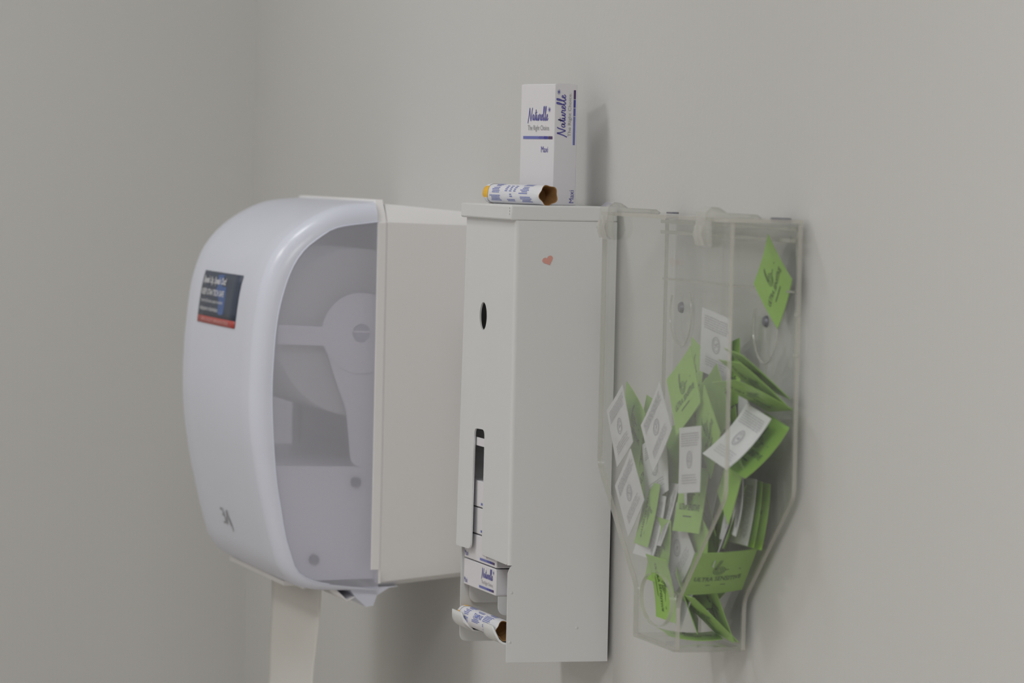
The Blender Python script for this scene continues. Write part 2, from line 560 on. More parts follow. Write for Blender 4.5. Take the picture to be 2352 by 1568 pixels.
# logo pressed into the lower front
def cover_pt(x, z, off=.0006):
    ys = [p[0] for p in OUT[8:52]]; zs = [p[1] for p in OUT[8:52]]
    u = (XN-.017-x)/((XN-.017)-(XFAR+.017))
    return (x, float(np.interp(-z, [-q for q in zs], ys)) - .0012*math.sin(math.pi*min(max(u, 0), 1)) - off, z)
pr = Print(lambda a, c: cover_pt(a, c))
lx, lz = -.578, -.214
for pts in ([(0, .014), (.006, .016), (.012, .012), (.008, .009)], [(.004, .009), (.012, .008), (.013, .003), (.006, .0), (0, .001)],
            [(.017, -.001), (.024, .012), (.028, .016)], [(.028, .016), (.030, .006), (.032, -.001)], [(.028, .010), (.034, .004), (.037, -.006)]):
    v_, f_ = ribbon(pts, .0022)
    pr.mb.add([cover_pt(lx+p[0], lz+p[1]*.8) for p in v_], f_)
obj('pressed_logo', pr.mb, M_LOGO, TD, smooth=0)
# sticker on the front of the cover
SK = [un(u, v, y=-.183) for u, v in ((480, 620), (564, 635), (544, 747), (460, 728))]
sx0, sx1 = -.6215, -.4655
sz1, sz0 = .0035, -.0412
def sticker_pt(a, c, off=.0008):
    return cover_pt(sx0 + a*(sx1-sx0) , sz0 + c*(sz1-sz0), off)
pr = Print(lambda a, c: sticker_pt(a, c, .0006))
def cell(pp, a0, a1, c0, c1, mi, n=6, m_=6):
    rows = [[pp.surf(a0+(a1-a0)*i/n, c0+(c1-c0)*j/m_) for i in range(n+1)] for j in range(m_+1)]
    pp.mb.grid(rows, mi=mi)
cell(pr, 0, 1, .135, 1, 0)
cell(pr, 0, 1, 0, .135, 1, 6, 2)
st = obj('safety_sticker', pr.mb, [M_NAVY, M_RED], TD, smooth=40, solid=.0003)
tag(st, 'navy sticker with white lettering and a red lower band')
pr = Print(lambda a, c: sticker_pt(a, c, .0013))
utah = [(.40, .95), (.56, .97), (.57, .74), (.68, .74), (.69, .22), (.60, .20), (.54, .22), (.52, .52), (.42, .55)]
v_, f_, _ = plate(utah, [], 0.0)
pr.mb.add([sticker_pt(q[0], q[1], .0010) for q in v_], f_, 0)
pr.geo(text_geo('Speak Up, Speak Out!', True), .05, .735, .60, .17, 1)
pr.geo(text_geo('KEEP UTAH TECH SAFE', True), .05, .545, .60, .115, 1)
pr.geo(text_geo('Scan the QR code to report an incident'), .06, .385, .59, .085, 1)
pr.geo(text_geo('of harassment or discrimination.'), .05, .245, .50, .085, 1)
pr.geo(text_geo('OFFICE OF EQUITY COMPLIANCE & TITLE IX', True), .13, .035, .72, .07, 2)
o = obj('sticker_lettering', pr.mb, [M_ROYAL, M_WHITEINK, M_PINKINK], st, smooth=0)

# paper roll and the strip hanging out of the dispenser
PR = thing('paper_towel_roll', (XC, hub[0], hub[1]-.07), 'white paper towel roll inside the dispenser with one sheet hanging down', 'paper towels')
b = MB()
rows = []
for x, r in ((-.415, .020), (-.415, .0690), (-.4165, .0700), (-.660, .0700), (-.6615, .0690), (-.6615, .020)):
    rows.append([(x, hub[0]+r*math.cos(2*math.pi*k/64), hub[1]+r*math.sin(2*math.pi*k/64)) for k in range(64)])
rows.append(rows[0])
b.grid(rows, True)
obj('roll_body', b, M_PAPER, PR, smooth=40)
b = MB()
rnd = random.Random(4)
rows = []
for i in range(25):
    v = i/24
    z = -.2500 - v*.170
    xl = -.637 + .004*math.sin(v*5) - .003*v
    xr = -.4330 - .0230*v + .003*math.sin(v*9+1)
    rows.append([(xl+(xr-xl)*j/16, -.1165 + .0022*math.sin(3*j/16+4*v) + .001*math.sin(11*v+j*.3), z + .004*math.sin(j*.5)*(v > .95)) for j in range(17)])
b.grid(rows)
o = obj('hanging_sheet', b, M_PAPER, PR, smooth=60, solid=.0004)
tag(o, 'strip of paper towel hanging below the dispenser')

# ------------------------------------------------------------------ metal dispenser
MW, MD, MZ0, MZ1 = .1364, .0783, -.2664, .0603
MDp = thing('pad_dispenser', (-MW/2, 0, MZ0), 'tall narrow white metal pad and tampon dispenser with a slotted front', 'dispenser')
TH = .0013
# near side plate
side_outer = [(0, MZ0), (-MD, MZ0), (-MD, -.2005), (-MD+.0015, -.1965), (-MD+.003, -.1945), (-MD+.003, MZ1), (0, MZ1)]
b = MB(); yz_plate(b, side_outer, [], -TH/2, TH)
obj('side_panel', b, M_STEEL, MDp, smooth=20, bevel=.0003)
far_outer = rounded([(0, MZ0), (-MD+.001, MZ0), (-MD+.001, MZ1), (0, MZ1)], [0, .006, 0, 0])
b = MB(); yz_plate(b, far_outer, [], -MW+TH/2, TH)
obj('side_panel', b, M_STEEL, MDp, smooth=20, bevel=.0003)
b = MB(); b.box(-MW+TH, -TH, -TH, 0, MZ0, MZ1)
obj('back_panel', b, M_STEEL, MDp, smooth=0)
b = MB(); b.box(-MW+.022, -.022, 0, YW, MZ0+.03, MZ1-.02)
obj('wall_plate', b, M_STEEL, MDp, smooth=0)
# front panel with round window and long slot
def fy(x, z):
    k = max(0.0, min(1.0, (MZ1-z)/.25))
    e = max(0.0, (-x-.06)/.076)
    return -MD - .0032*k*k*e
slotL, slotR = -.0998, -.0722
outer = [(-MW, MZ1), (-MW, -.1920), (slotL, -.1920), (slotL, -.0995), (slotR, -.0990), (slotR, -.1935), (-.003, -.1945), (-.003, MZ1)]
outer = rounded(outer, [0, .0015, .007, .006, .006, .005, .003, 0])
vs_, fs_, _ = plate(outer[::-1], [circle(-.0834, -.0136, .0100, .0106)], TH)
b = MB()
b.add([(v[0], fy(v[0], v[1]) + TH/2 - v[2], v[1]) for v in vs_], fs_)
# rounded vertical corner joining front and side
rows = []
for z in (MZ1, -.1945):
    rows.append([(-.003+.003*math.sin(a), -MD+.003-.003*math.cos(a), z) for a in [math.pi/2*k/6 for k in range(7)]])
b.grid(rows)
obj('front_panel', b, M_STEEL, MDp, smooth=25)
# lid
b = MB(); b.box(-MW-.0039, .0006, -MD-.0039, 0, MZ1, .0715)
lid = obj('lid', b, M_STEEL, MDp, smooth=30, bevel=.0014)
b = MB()
for k in range(3):
    b.disc((-.0028, -MD-.00405, .0692-.0022*k), (1, 0, 0), (0, 0, 1), .00045, 10)
obj('dark_dots', b, M_DARK, lid, smooth=0)  # flat dark dots by the front corner of the lid
# shelf under the cartons, with a rounded tab at each end
b = MB(); b.box(-MW+TH, -TH, -.0600, -TH, -.2228, -.2217)
obj('carton_shelf', b, M_STEEL, MDp, smooth=0)
for tx, ty in ((-.1290, -.0718), (-.0400, -.0742)):
    b = MB()
    yz_plate(b, rounded([(ty, -.2218), (ty, -.2360), (-.034, -.2360), (-.034, -.2218)], [0, .014, 0, 0], 8), [], tx, .0009)
    obj('shelf_tab', b, M_STEEL, MDp, smooth=30)
# trough that holds the tube
cy, cz, tr = -.0745, -.2450, .0095
b = MB()
xs = sorted(set([-MW+TH+.0002] + list(np.linspace(-MW+.004, -.0125, 44)) + [-.0125, -.0118, -TH-.0002]))
def lip(x):      # height parameter of the front lip, 1 = ear, 0 = cut away
    def ear(a, c):
        e = .006
        return max(0.0, min(1.0, (x-a)/e, (c-x)/e))
    s_ = max(ear(-MW-.002, -.098), ear(-.049, -.0105))
    return math.sin(s_*math.pi/2)
rows = []
for x in xs:
    h = lip(x)
    a1 = math.radians(-75 - 105*h)
    row = []
    for k in range(11):
        a = math.radians(20) + (a1-math.radians(20))*k/10
        row.append((x, cy+tr*math.cos(a), cz+tr*math.sin(a)))
    row.append((x, cy+tr*math.cos(a1)-.0002*h, cz+tr*math.sin(a1)+.0040*h))
    rows.append(row)
b.grid(rows)
o = obj('tube_tray', b, M_STEEL, MDp, smooth=50, solid=.0009)
tag(o, 'bent metal trough with two raised ears')
b = MB()
b.box(-MW+TH, -TH, -.0768, -.0763, -.1125, -.1063)
obj('inner_strap', b, M_CARD, MDp, smooth=0)
for u, v in ((1175, 1361), (1171, 1475), (1325, 1441)):
    p = un(u, v, x=0)
    b = MB()
    n = 12
    for i, (r0, xx) in enumerate(((.0013, .0), )):
        rows = [[(xx+.0005*math.cos(a), p[1]+r*math.cos(t), p[2]+r*math.sin(t)) for t in [2*math.pi*k/n for k in range(n)]]
                for r, a in ((.0013, math.pi/2), (.0010, .6), (.0002, 0))]
        b.grid(rows, True)
    obj('rivet', b, M_STEEL, MDp, smooth=60)
# heart sticker
hp = un(1259, 598, x=.0004)
hv = []
for k in range(40):
    t = 2*math.pi*k/40
    hx = 16*math.sin(t)**3; hz = .9*(13*math.cos(t)-5*math.cos(2*t)-2*math.cos(3*t)-math.cos(4*t))
    a = math.radians(24)
    hv.append((hp[1]+(hx*math.cos(a)-hz*math.sin(a))*.00026*-1*-1, hp[2]+(hx*math.sin(a)+hz*math.cos(a))*.00026))
b = MB(); yz_plate(b, hv, [], .0003, .0003)
o = obj('heart_sticker', b, M_HEART, MDp, smooth=0)
tag(o, 'small pink heart sticker')

# ------------------------------------------------------------------ cartons
CL, CDp, CH = .0905, .0505, .0198
def make_carton(name, label, group):
    """built lying down: length x, depth y (front y = 0), height z"""
    t = bpy.data.objects.new(name, None); COL.objects.link(t)
    t.empty_display_size = .02
    tag(t, label, 'carton', group)
    t['base_pt'] = tuple(W((0, 0, 0)))
    t.location = W((0, 0, 0))
    b = MB(); b.box(0, CL, 0, CDp, 0, CH)
    obj('box_body', b, M_CARD, t, bevel=.0005)
    # narrow long face
    pr = Print(lambda a, c: (a*CL, -.00025, c*CH))
    pr.geo(SCRIPT, .56, .44, .40, .50, 0)
    pr.geo(text_geo('The Right Choice.'), .57, .24, .36, .17, 1)
    for a0, a1, mi in ((.50, .735, 2), (.74, .805, 3), (.81, .875, 4), (.88, .955, 5)):
        pr.rect(a0, .09, a1-a0, .09, mi)
    mx_ = Print(pr.surf)
    mx_.geo(text_geo('Maxi'), .02, .09, .105, .20, 0)
    obj('size_print', mx_.mb, M_BLUE, t, smooth=0)
    # broad face (top when lying); text runs along -y when stood up
    q = Print(lambda a, c: (c*CL, (1-a)*CDp, CH+.00025))
    q.geo(SCRIPT, .21, .675, .68, .145, 0)
    q.geo(text_geo('The Right Choice.'), .22, .605, .64, .055, 1)
    for a0, a1, mi in ((.09, .545, 2), (.555, .69, 3), (.70, .825, 4), (.835, .955, 5)):
        q.rect(a0, .545, a1-a0, .024, mi)
    q.geo(text_geo('Maxi'), .63, .435, .20, .050, 0)
    obj('face_print', q.mb, [M_BLUE, M_GREYINK, M_BAR1, M_BAR2, M_BAR3, M_BAR4], t, smooth=0)
    obj('edge_print', pr.mb, [M_BLUE, M_GREYINK, M_BAR1, M_BAR2, M_BAR3, M_BAR4], t, smooth=0)
    b = MB()                                 # end flaps
    b.box(CL-.0001, CL+.0003, .0012, CDp-.0012, .0010, CH-.0010)
    b.box(CL-.0001, CL+.0005, .0006, .0012, .0010, CH-.0010)
    obj('end_flap', b, M_CARD, t, smooth=0)
    return t
def copy_tree(o, parent=None):
    c = o.copy(); COL.objects.link(c)
    if parent is not None: c.parent = parent
    for ch in [x for x in bpy.data.objects if x.parent == o]:
        copy_tree(ch, c)
    return c
c0 = make_carton('pad_carton', 'white pad carton with blue lettering at the bottom of the dispenser stack', None)
c0.location = W((-.1325, -.0758, -.2215))
labels = ['white pad carton second from the bottom of the stack behind the dispenser slot',
          'white pad carton third from the bottom of the stack behind the dispenser slot',
          'topmost white pad carton of the stack behind the dispenser slot']
c0['group'] = 'cartons stacked in the metal dispenser'
for i in range(3):
    c = copy_tree(c0)
    c['label'] = labels[i]
    c.location = W((-.1325 + (.0006, -.0004, .0004)[i], -.0758+.0004*(i % 2), -.2215+(i+1)*.0208))
cu = copy_tree(c0)
del cu['group']
cu['label'] = 'white pad carton standing upright on top of the metal dispenser'
aa = math.radians(104)
av = Vector((math.cos(aa), math.sin(aa), 0))
bx, by = -.0482, -.0360
org = Vector((bx, by, 0)) + av*CH
mm = Matrix.Identity(4)
Xl, Zl = Vector((0, 0, 1)), -av
Yl = Zl.cross(Xl)
for i in range(3):
    mm[i][0], mm[i][1], mm[i][2] = Xl[i], Yl[i], Zl[i]
mm.translation = W((org.x, org.y, .0716))
cu.matrix_world = mm

# ------------------------------------------------------------------ tampon tubes
def make_tube(name, A, B, r, label, seed, roll, flat=False):
    """cardboard tube from far end A to open near end B"""
    A, B = np.array(A, float), np.array(B, float)
    ax = B-A; Ln = np.linalg.norm(ax); ax /= Ln
    e2 = np.array([0, 0, 1.]); e2 -= (e2@ax)*ax; e2 /= np.linalg.norm(e2)
    e1 = np.cross(e2, ax)          # points to the room / viewer side
    if e1[1] > 0: e1 = -e1
    base = (A+B)/2 - np.array([0, 0, r])
    t = thing(name, base, label, 'tampon')
    def srf(s_, a, off=0.0):
        k = max(0.0, (s_-Ln+.009)/.009)
        k2 = max(0.0, (.008-s_)/.008)
        rr = (r+off)*(1 - .05*k2 + .02*k)*(1 + .085*k*k*math.cos(5*a+.6))
        return A + ax*s_ + rr*(math.cos(a)*e1 + math.sin(a)*e2)
    N = 80
    b = MB()
    ss = [.007, .010, .02] + list(np.linspace(.03, Ln-.01, 8)) + [Ln-.007, Ln-.004, Ln-.002, Ln]
    b.grid([[srf(s_, 2*math.pi*k/N) for k in range(N)] for s_ in ss], True)
    # inner wall of the open end
    b.grid([[srf(s_, 2*math.pi*k/N, -off) for k in range(N)] for s_, off in ((Ln, 0.0), (Ln-.0003, .0006), (Ln-.006, .0012), (Ln-.016, .0022))], True, 1)
    last = [srf(Ln-.016, 2*math.pi*k/N, -.0022) for k in range(N)]
    b.add(last, [tuple(range(N))], 1)
    obj('paper_tube', b, [M_TUBE, M_TUBEIN], t, smooth=50)
    # yellow wrapped far end
    b = MB()
    rnd = random.Random(seed)
    rows = []
    for s_, f in ((.0085, 1.03), (.006, 1.04), (.003, 1.02), (.0, .98), (-.001, .80), (-.0005, .3)):
        rows.append([A + ax*(s_ + (.0016*math.sin(3*2*math.pi*k/N+seed) if s_ > .008 else 0)) +
                     r*f*(1+.025*math.sin(k*1.7+seed)*(s_ < .005))*(math.cos(2*math.pi*k/N)*e1+math.sin(2*math.pi*k/N)*e2) for k in range(N)])
    b.grid(rows, True)
    fm = []
    for i in range(len(rows)-1):
        for k in range(N):
            fm.append(0 if math.sin(3*2*math.pi*k/N+seed) > -.35 else 1)
    b.m = fm
    o = obj('wrapped_end', b, [M_YELLOW, M_TUBE], t, smooth=60)
    tag(o, 'crumpled yellow and white wrapper end')
    # print: blocks of small blue lines round the tube
    pr = Print(lambda a, c: srf(a, c, .00022))
    def lines(s0, s1, a0, n, da, h, mi=0, jitter=.25):
        for k in range(n):
            a = a0 + k*da
            w = (s1-s0)*(1-jitter*rnd.random())
            x = s0 + (0 if rnd.random() < .5 else (s1-s0-w))
            while x < s0+w-.001:
                ww = min(.0010+.0022*rnd.random(), s0+w-x)
                pr.rect(x, a, ww*.86, h, mi)
                x += ww
    for base_a in (roll, roll+math.pi):
        lines(Ln*.13, Ln*.33, base_a-.95, 4, .17, .085)
        lines(Ln*.16, Ln*.31, base_a-.10, 4, .17, .085)
        lines(Ln*.15, Ln*.33, base_a+.66, 4, .17, .085)
        lines(Ln*.66, Ln*.86, base_a-1.05, 4, .17, .085)
        lines(Ln*.64, Ln*.83, base_a-.16, 5, .17, .085)
        lines(Ln*.66, Ln*.84, base_a+.80, 3, .17, .085)
        if flat:
            A_, fs = text_geo('TAMPAX', True)
            pr.mb.add([srf(Ln*.40+q[0]*Ln*.21, base_a-.16+q[1]*.52, .00028) for q in A_], fs, 0)
            lines(Ln*.40, Ln*.60, base_a-.60, 3, .15, .08)
            lines(Ln*.42, Ln*.60, base_a+.55, 2, .15, .08)
        else:
            for q in range(3):
                lines(Ln*(.39+.075*q), Ln*(.435+.075*q), base_a+.05, 4, .2, .10, jitter=.1)
            lines(Ln*.48, Ln*.53, base_a-.50, 2, .2, .10)
            lines(Ln*.42, Ln*.56, base_a-1.0, 2, .16, .08)
    obj('tube_print', pr.mb, M_TXTBLUE, t, smooth=0)
    return t
make_tube('tampon_tube', (-.1100, -.0668, .0790), (-.0105, -.0505, .0790), .0074,
          'paper wrapped tampon tube with yellow end lying on top of the metal dispenser', 1, .25)
make_tube('tampon_tube', (-.1310, -.0745, -.2452), (-.0145, -.0752, -.2446), .0072,
          'paper wrapped tampon tube resting in the tray of the metal dispenser', 2, .55, True)

# ------------------------------------------------------------------ acrylic bin
AX0, AX1, AD, AZT, AZB, AZL, AZ0, TAP = .1273, .4051, .0506, .0666, -.110, -.187, -.2215, .0924
PT = .0029
BIN = thing('acrylic_bin', ((AX0+AX1)/2, 0, AZ0), 'clear acrylic funnel-shaped bin on the wall full of small packets', 'bin')
def acr(mb, outer, holes, fn, th):
    vs_, fs_, ns = plate(outer, holes, th)
    mb.add([fn(v) for v in vs_], fs_, [0 if abs(n[2]) > .5 else 1 for n in ns])
funnel = [(AX0, AZT), (AX0, AZB), (AX0+TAP, AZL), (AX0+TAP, AZ0), (AX1-TAP, AZ0), (AX1-TAP, AZL), (AX1, AZB), (AX1, AZT)]
funnel = rounded(funnel, [.0, .006, .006, .002, .002, .006, .006, .0], 4)
hc = un(1503, 1376, y=-AD)
b = MB()
acr(b, funnel, [circle(hc[0], hc[2], .0335, .0180, 40)], lambda v: (v[0], -AD+PT/2+v[2], v[1]), PT)
o = obj('front_pane', b, [M_ACR, M_ACRE], BIN, smooth=30)
tag(o, 'clear front pane with an oval hand hole')
b = MB()
c1 = un(1580, 706, y=0); c2 = un(1775, 738, y=0)
acr(b, funnel, [], lambda v: (v[0], -PT/2+v[2]-.0012, v[1]), PT)
obj('back_pane', b, [M_ACR, M_ACRE], BIN, smooth=30)
def side_pane(sign):
    pth = [(AX1, AZT), (AX1, AZB), (AX1-TAP, AZL), (AX1-TAP, AZ0)]
    pth = rounded(pth, [0, .010, .010, 0], 5)
    inner = []
    for i, p in enumerate(pth):
        t = np.array(pth[min(i+1, len(pth)-1)]) - np.array(pth[max(i-1, 0)])
        t = t/np.linalg.norm(t)
        inner.append((p[0]-abs(t[1])*PT, p[1]-t[0]*PT*.0 + (PT*abs(t[0])*.5 if abs(t[0]) > .1 else 0)))
    mx = (lambda x: x) if sign > 0 else (lambda x: AX0+AX1-x)
    b = MB()
    y0, y1 = -AD+PT, -PT-.0012
    o_ = [[(mx(p[0]), y, p[1]) for p in pth] for y in (y0, y1)]
    i_ = [[(mx(p[0]), y, p[1]) for p in inner] for y in (y0, y1)]
    b.grid(o_, mi=0); b.grid(i_, mi=0, flip=True)
    for k in (0, 1):
        b.grid([o_[k], i_[k]], mi=1)
    for k in (0, -1):
        b.add([o_[0][k], o_[1][k], i_[1][k], i_[0][k]], [(0, 1, 2, 3)], 1)
    return b
for sg in (1, -1):
    o = obj('side_pane', side_pane(sg), [M_ACR, M_ACRE], BIN, smooth=40)
b = MB(); b.box(AX0+TAP+PT, AX1-TAP-PT, -AD+PT, -PT-.0012, AZ0, AZ0+PT)
b.m = [1]*6; b.m[4] = 0; b.m[5] = 0
obj('bottom_pane', b, [M_ACR, M_ACRE], BIN, smooth=0)
b = MB(); b.box(AX0-.001, AX1+.001, -AD-.001, -.001, AZT+.0003, AZT+PT)
b.m = [1]*6; b.m[4] = 0; b.m[5] = 0
obj('bin_lid', b, [M_ACR, M_ACRE], BIN, smooth=0)
b = MB(); b.box(AX0+PT, AX1-PT, -.0085, -.0045, AZT-.0120, AZT-.0095)
b.box(AX0+PT, AX1-PT, -.0085, -.0045, AZT-.0045, AZT-.0020)
obj('lid_ledge', b, M_ACRE, BIN, smooth=0)
b = MB(); b.box(AX0+PT, AX1-PT, -.0062, -.0045, .0220, .0235)
obj('pane_seam', b, M_ACRE, BIN, smooth=0)
for hx in (.148, .362):
    b = MB()
    w = .020
    prof = [(-.0030, -.0165), (-.0056, -.012), (-.0062, -.002), (-.0052, .0065), (-.0010, .0098), (.004, .0092), (.009, .0060), (.030, .0052), (.033, .0030), (.0, .0030), (-.0016, .000), (-.0008, -.0165)]
    rows = [[(hx+s_*w/2*k, -AD+p[0], AZT+p[1]) for p in prof] for s_, k in ((-1, .9), (-1, 1), (1, 1), (1, .9))]
    b.grid(rows, True)
    b.add(rows[0], [tuple(range(12))]); b.add(rows[-1], [tuple(range(12))[::-1]])
    for kx in (-.005, .004):
        b.tube([(hx+kx, -AD-.0058, AZT-.003), (hx+kx, -AD-.0072, AZT-.008), (hx+kx, -AD-.0050, AZT-.0150)], .0022, 8)
    o = obj('hinge', b, M_HINGE, BIN, smooth=40)
    tag(o, 'chunky clear plastic lid hinge')
for c_ in (c1, c2):
    b = MB()
    n = 40
    rows = []
    for k in range(n+1):
        t = math.radians(150 + 250*k/n)
        ctr = (c_[0]+.0235*math.cos(t), -.0052, c_[2]-.004+.0235*math.sin(t))
        rows.append(ctr)
    b.tube(rows, .0008, 6)
    obj('moulded_ring', b, M_HINGE, BIN, smooth=60)
    b = MB()
    rows = [[(c_[0]+r*math.cos(2*math.pi*k/20), yy, c_[2]+r*math.sin(2*math.pi*k/20)) for k in range(20)]
            for r, yy in ((.0040, -.0041), (.0040, -.0050), (.0030, -.0066), (.0003, -.0068))]
    b.grid(rows, True)
    o = obj('wall_screw', b, M_SCREW, BIN, smooth=50)
for u0, u1, v0, v1 in ((1547, 1560, 492, 502), (1788, 1818, 503, 512)):  # dark blocks put in for reflections along the lid edge
    p, q = un(u0, v0, y=-.001), un(u1, v1, y=-.001)
    b = MB(); b.box(p[0], q[0], -.0065, -.0012, AZT+PT-.0022, AZT+PT+.0006)
    obj('lid_reflection_mark', b, M_SCREW, BIN, bevel=.0004)
for zz in (.008, -.0185):
    b = MB()
    b.box(AX1-.0042, AX1+.0006, -.0045, -.0015, zz-.0012, zz+.0012)
    obj('corner_clip', b, M_HINGE, BIN, bevel=.0005)

# ------------------------------------------------------------------ packets in the bin
PS = .044
random.seed(11)
GROUP = 'square packets in the clear bin'
def packet(col, c, e1, e2, label, bend=(0, 0), s=PS, prn=True):
    """square foil packet; the face towards e1 x e2 shows colour col"""
    c, e1, e2 = (np.array(q, float) for q in (c, e1, e2))
    e1 /= np.linalg.norm(e1); e2 -= (e2@e1)*e1; e2 /= np.linalg.norm(e2)
    n = np.cross(e1, e2)
    def srf(a, d, off):
        u, v = 2*a, 2*d
        z = bend[0]*(u*u-.33) + bend[1]*(v*v-.33)
        rr = math.sqrt(u*u+v*v)
        pad = math.exp(-((rr-.52)/.20)**2)*.0007 + .0002*max(0, 1-rr)
        edge = max(abs(u), abs(v))
        pad *= max(0.0, min(1.0, (1-edge)/.18))
        return c + e1*a*s + e2*d*s + n*(z + (pad+.00022+off if off > 0 else -(pad+.00022-off)))
    K = 12
    b = MB()
    fr = [[srf(i/K-.5, j/K-.5, 1e-7) for i in range(K+1)] for j in range(K+1)]
    bk = [[srf(i/K-.5, j/K-.5, -1e-7) for i in range(K+1)] for j in range(K+1)]
    b.grid(fr, mi=0, flip=True); b.grid(bk, mi=1)
    loop = [(0, i) for i in range(K+1)] + [(j, K) for j in range(1, K+1)] + [(K, i) for i in range(K-1, -1, -1)] + [(j, 0) for j in range(K-1, 0, -1)]
    b.grid([[fr[j][i] for j, i in loop], [bk[j][i] for j, i in loop]], True, 0)
    low = min(p[2] for p in b.v)
    t = thing('foil_packet', (c[0], c[1], low), label, 'packet', GROUP)
    ms = [M_GREEN, M_WHITEF] if col == 'g' else [M_WHITEF, M_GREEN]
    obj('wrapper', b, ms, t, smooth=50)
    if not prn: return t
    if col == 'g':
        pr = Print(lambda a, d: srf(a, d, .00018))
        pr.geo(text_geo('ULTRA SENSITIVE', True), -.38, -.165, .76, .10)
        pr.rect(-.17, -.27, .32, .022)
        pr.rect(.06, .075, .26, .020)
        for rr in (.100, .070, .040):
            pr.ring(-.025, .07, rr, rr, .012)
        v_, f_ = ribbon([(-.120, .08), (-.095, .20), (-.060, .33)], .012)
        pr.mb.add([srf(p[0], p[1], .00018) for p in v_], f_)
        v_, f_ = ribbon([(-.090, .10), (-.066, .20), (-.030, .33)], .012)
        pr.mb.add([srf(p[0], p[1], .00018) for p in v_], f_)
        obj('packet_print', pr.mb, M_INKG, t, smooth=0)
    else:
        pr = Print(lambda a, d: srf(a, d, .00018))
        pr.ring(0, 0, .135, .135, .022)
        pr.ring(0, 0, .095, .095, .012)
        for k in range(12):
            a = random.uniform(0, 6.28); r = random.uniform(0, .07)
            pr.rect(r*math.cos(a)-.012, r*math.sin(a)-.01, .024, .02)
        for k in range(6):
            x = -.40
            yb = .21+k*.036
            while x < .36:
                w = random.uniform(.04, .12)
                pr.rect(x, yb, w*.8, .016); x += w
        for k in range(4):
            x = -.34
            while x < .30:
                w = random.uniform(.04, .12)
                pr.rect(x, -.24-k*.04, w*.8, .014); x += w
        obj('packet_print', pr.mb, M_INKW, t, smooth=0)
    return t
PACK = [
('g', [.3711, -.0085, .0284], [.657, -.027, .753], [-.75, -.128, .649], 'green packet stuck high on the back of the bin above the rest', (.0010, -.0006)),
('w', [.2868, -.0178, -.0176], [.976, .151, -.157], [.165, -.039, .986], 'white printed packet standing highest in the heap', (.0008, 0)),
('g', [.2299, -.0130, -.0406], [.978, -.109, -.179], [.181, .001, .984], 'green packet mostly hidden behind the highest white one', (0, 0)),
('g', [.2859, -.0395, -.0483], [.822, .102, .561], [-.564, .006, .826], 'green packet with dark emblem tilted against the front pane', (.0006, .0004)),
('w', [.2417, -.0440, -.0757], [.684, .066, .727], [-.729, .02, .684], 'white packet standing on its corner against the front pane', (.0006, 0)),
('w', [.2171, -.0362, -.1051], [.943, .062, .327], [-.329, .028, .944], 'white packet below the corner-standing white one', (0, .0005)),
('w', [.1600, -.0445, -.0804], [.884, -.025, .467], [-.468, -.051, .882], 'white packet with round seal nearest the metal dispenser', (.0004, 0)),
('w', [.1877, -.0450, -.1251], [.76, .006, .65], [-.65, -.037, .759], 'white packet lying against the slope beside the metal dispenser', (.0004, 0)),
('g', [.1600, -.0345, -.0793], [.885, .038, -.465], [.466, -.066, .882], 'green packet peeking out behind the white one near the metal dispenser', (.0010, 0)),
('g', [.1793, -.0310, -.1041], [.749, .052, .66], [-.654, -.098, .75], 'green packet wedged between two white ones by the sloping edge', (0, 0)),
('w', [.3117, -.0430, -.0928], [.995, .011, .104], [-.104, .031, .994], 'white packet standing square against the front pane', (0, .0004)),
('w', [.2689, -.0330, -.1049], [.972, -.209, .104], [-.102, .022, .995], 'white packet showing only a narrow strip behind the square-standing one', (0, 0)),
('g', [.3227, -.0345, -.0733], [.671, -.097, .735], [-.74, -.021, .672], 'green packet on its corner beside the near front edge of the bin', (.0005, 0)),
('g', [.2890, -.0340, -.1215], [.995, .096, .041], [-.055, .151, .987], 'green packet hanging below the square-standing white one', (0, .0006)),
('w', [.2634, -.0345, -.1563], [.713, .071, .697], [-.693, -.076, .717], 'white packet low in the funnel above the hand hole', (.0016, 0)),
('g', [.3285, -.0262, -.1665], [-.05, .997, .065], [.715, -.01, .7], 'green packet with readable emblem flat against the sloping side pane', (-.0012, 0)),
('g', [.3781, -.0199, -.0790], [.986, .04, -.165], [.101, .643, .759], 'curled green packet pressed to the wide end beside a white one', (-.0006, .0026)),
('w', [.3765, -.0318, -.0735], [.986, .04, -.165], [.101, .643, .759], 'white packet lying on the curled green one', (0, .0024)),
('g', [.2600, -.0200, -.0700], [.85, .05, .50], [-.5, .05, .86], 'green packet buried in the middle of the heap', (0, 0)),
('g', [.2920, -.0120, -.0380], [.96, .10, .25], [-.25, .05, .96], 'green packet showing a strip below the highest white one', (0, 0)),
('g', [.3050, -.0150, -.0850], [.90, .05, .40], [-.4, .02, .9], 'dark green packet buried at the back of the heap', (0, 0)),
('w', [.2300, -.0190, -.1150], [.80, .03, .60], [-.6, .03, .80], 'white packet buried at the back of the funnel', (0, 0)),
('g', [.2700, -.0130, -.1300], [.92, .03, -.36], [.36, .05, .92], 'green packet buried at the back of the funnel', (0, 0)),
]
for col, c, e1, e2, lab, bd in PACK:
    packet(col, c, e1, e2, lab, bd)
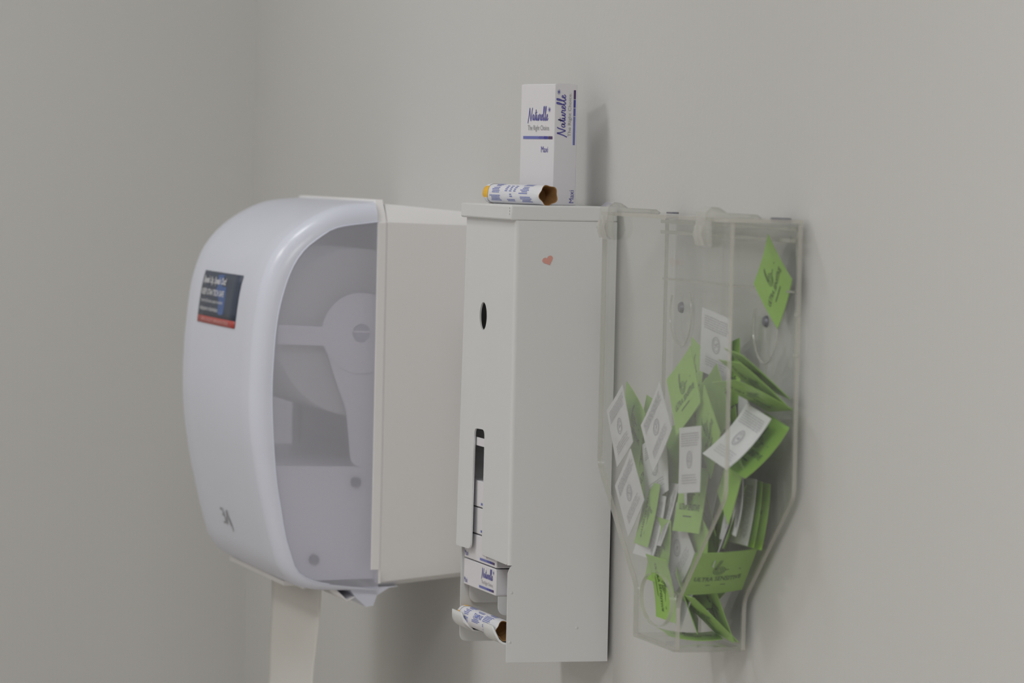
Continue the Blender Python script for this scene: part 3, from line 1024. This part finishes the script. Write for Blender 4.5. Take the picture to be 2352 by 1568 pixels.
def edge_packet(col, p, q, x, tilt, label, bend=(0, 0), s=PS):
    """packet standing nearly edge-on: p, q mark its long edge on the plane x, the other edge runs along the bin"""
    P, Q = un(*p, x=x), un(*q, x=x)
    d = Q-P; d /= np.linalg.norm(d)
    f2 = np.array([1.0, 0, 0]); f2 -= (f2@d)*d; f2 /= np.linalg.norm(f2)
    nrm = np.cross(d, f2)
    f2 = math.cos(tilt)*f2 + math.sin(tilt)*nrm
    c = (P+Q)/2
    e1, e2 = d, f2
    if np.cross(e1, e2)@(CAM-c) < 0:
        e1, e2 = e2, e1
    return packet(col, c, e1, e2, label, bend, s)
edge_packet('g', (1676, 828), (1786, 929), .378, 0, 'green packet seen edge-on slanting down under the clear wide end', bend=(.0006, 0))
edge_packet('g', (1684, 806), (1794, 907), .378, .08, 'upper of two edge-on packets slanting towards the wall', bend=(.0004, 0))
edge_packet('g', (1676, 880), (1781, 935), .376, -.10, 'third packet seen edge-on under the slanting green pair', bend=(.0008, 0))
edge_packet('g', (1742, 1085), (1716, 1275), .341, -.10, 'green packet upright on edge close to the wall', bend=(.0012, 0))
edge_packet('g', (1727, 1075), (1700, 1275), .341, -.06, 'green packet upright on edge, second from the wall', bend=(.0012, 0))
edge_packet('w', (1710, 1080), (1684, 1260), .341, -.10, 'white packet upright on edge, third from the wall', bend=(.0010, 0))
edge_packet('w', (1700, 1070), (1684, 1230), .350, .20, 'white packet upright on edge beside the near front corner', bend=(.0022, 0))
edge_packet('g', (1712, 1130), (1668, 1250), .335, .40, 'green packet with one bright corner showing beside the edge-on ones')
edge_packet('w', (1690, 1180), (1650, 1290), .320, .45, 'white packet with a corner tucked over the flat green one')
edge_packet('g', (1580, 1374), (1664, 1458), .287, .0, 'green packet slanting down to the floor of the bin')
edge_packet('g', (1626, 1352), (1658, 1442), .287, .06, 'dark green packet leaning to the wall at the bottom of the bin')
packet('g', un(1585, 1458, x=.266), (.12, .98, -.06), (-.98, .12, .02), 'packet lying flat on the floor of the bin', (.0022, -.0005), .038)
edge_packet('g', (1512, 1290), (1532, 1410), .258, 0, 'green packet upright behind the hand hole', bend=(.0018, 0))
edge_packet('g', (1560, 1320), (1596, 1420), .266, .35, 'green packet standing behind the flat-lying one')
edge_packet('w', (1506, 1150), (1482, 1262), .222, .0, 'white packet standing on edge down the slope below the corner-standing one', bend=(.0012, 0))
edge_packet('g', (1496, 1140), (1480, 1220), .216, .10, 'green packet with a slim bright edge below the white ones on the slope', bend=(.0008, 0))
edge_packet('w', (1546, 1130), (1516, 1232), .240, .20, 'white packet tilted between the strip and the funnel slope', bend=(.0010, 0))
edge_packet('g', (1519, 1205), (1508, 1320), .242, .0, 'dark green packet on edge just above the hand hole', bend=(.0014, 0))
# the rest of the heap: packets of which only edges and slivers show between the others
rb = random.Random(23)
for k in range(22):
    z = -.050 - .135*(k+.5)/22
    t = 0 if z > -.110 else TAP*(-.110-z)/.077
    x0_, x1_ = AX0+t+(.034 if z > -.11 else .044), AX1-t-(.034 if z > -.11 else .050)
    x = x0_ + (x1_-x0_)*((k*.618) % 1.0)
    if z > -.075: x = max(x, .24)
    y = -.0135 - .0175*((k*.37) % 1.0)
    a = rb.uniform(-1.2, 1.2); w = rb.uniform(-.30, .30); h = rb.uniform(-.22, .22)
    nrm = np.array([w, -1.0, h]); nrm /= np.linalg.norm(nrm)
    g = np.array([math.cos(a), 0, math.sin(a)]); g -= (g@nrm)*nrm; g /= np.linalg.norm(g)
    col = 'g' if k % 3 else 'w'
    packet(col, (x, y, z), g, np.cross(nrm, g),
           ('green' if col == 'g' else 'white') + ' packet deep in the heap showing only slivers between the others', (.0006, 0), prn=False)

for o in bpy.data.objects:                    # drop the builder's notes
    for k in ('base_pt', 'is_part'):
        if k in o: del o[k]
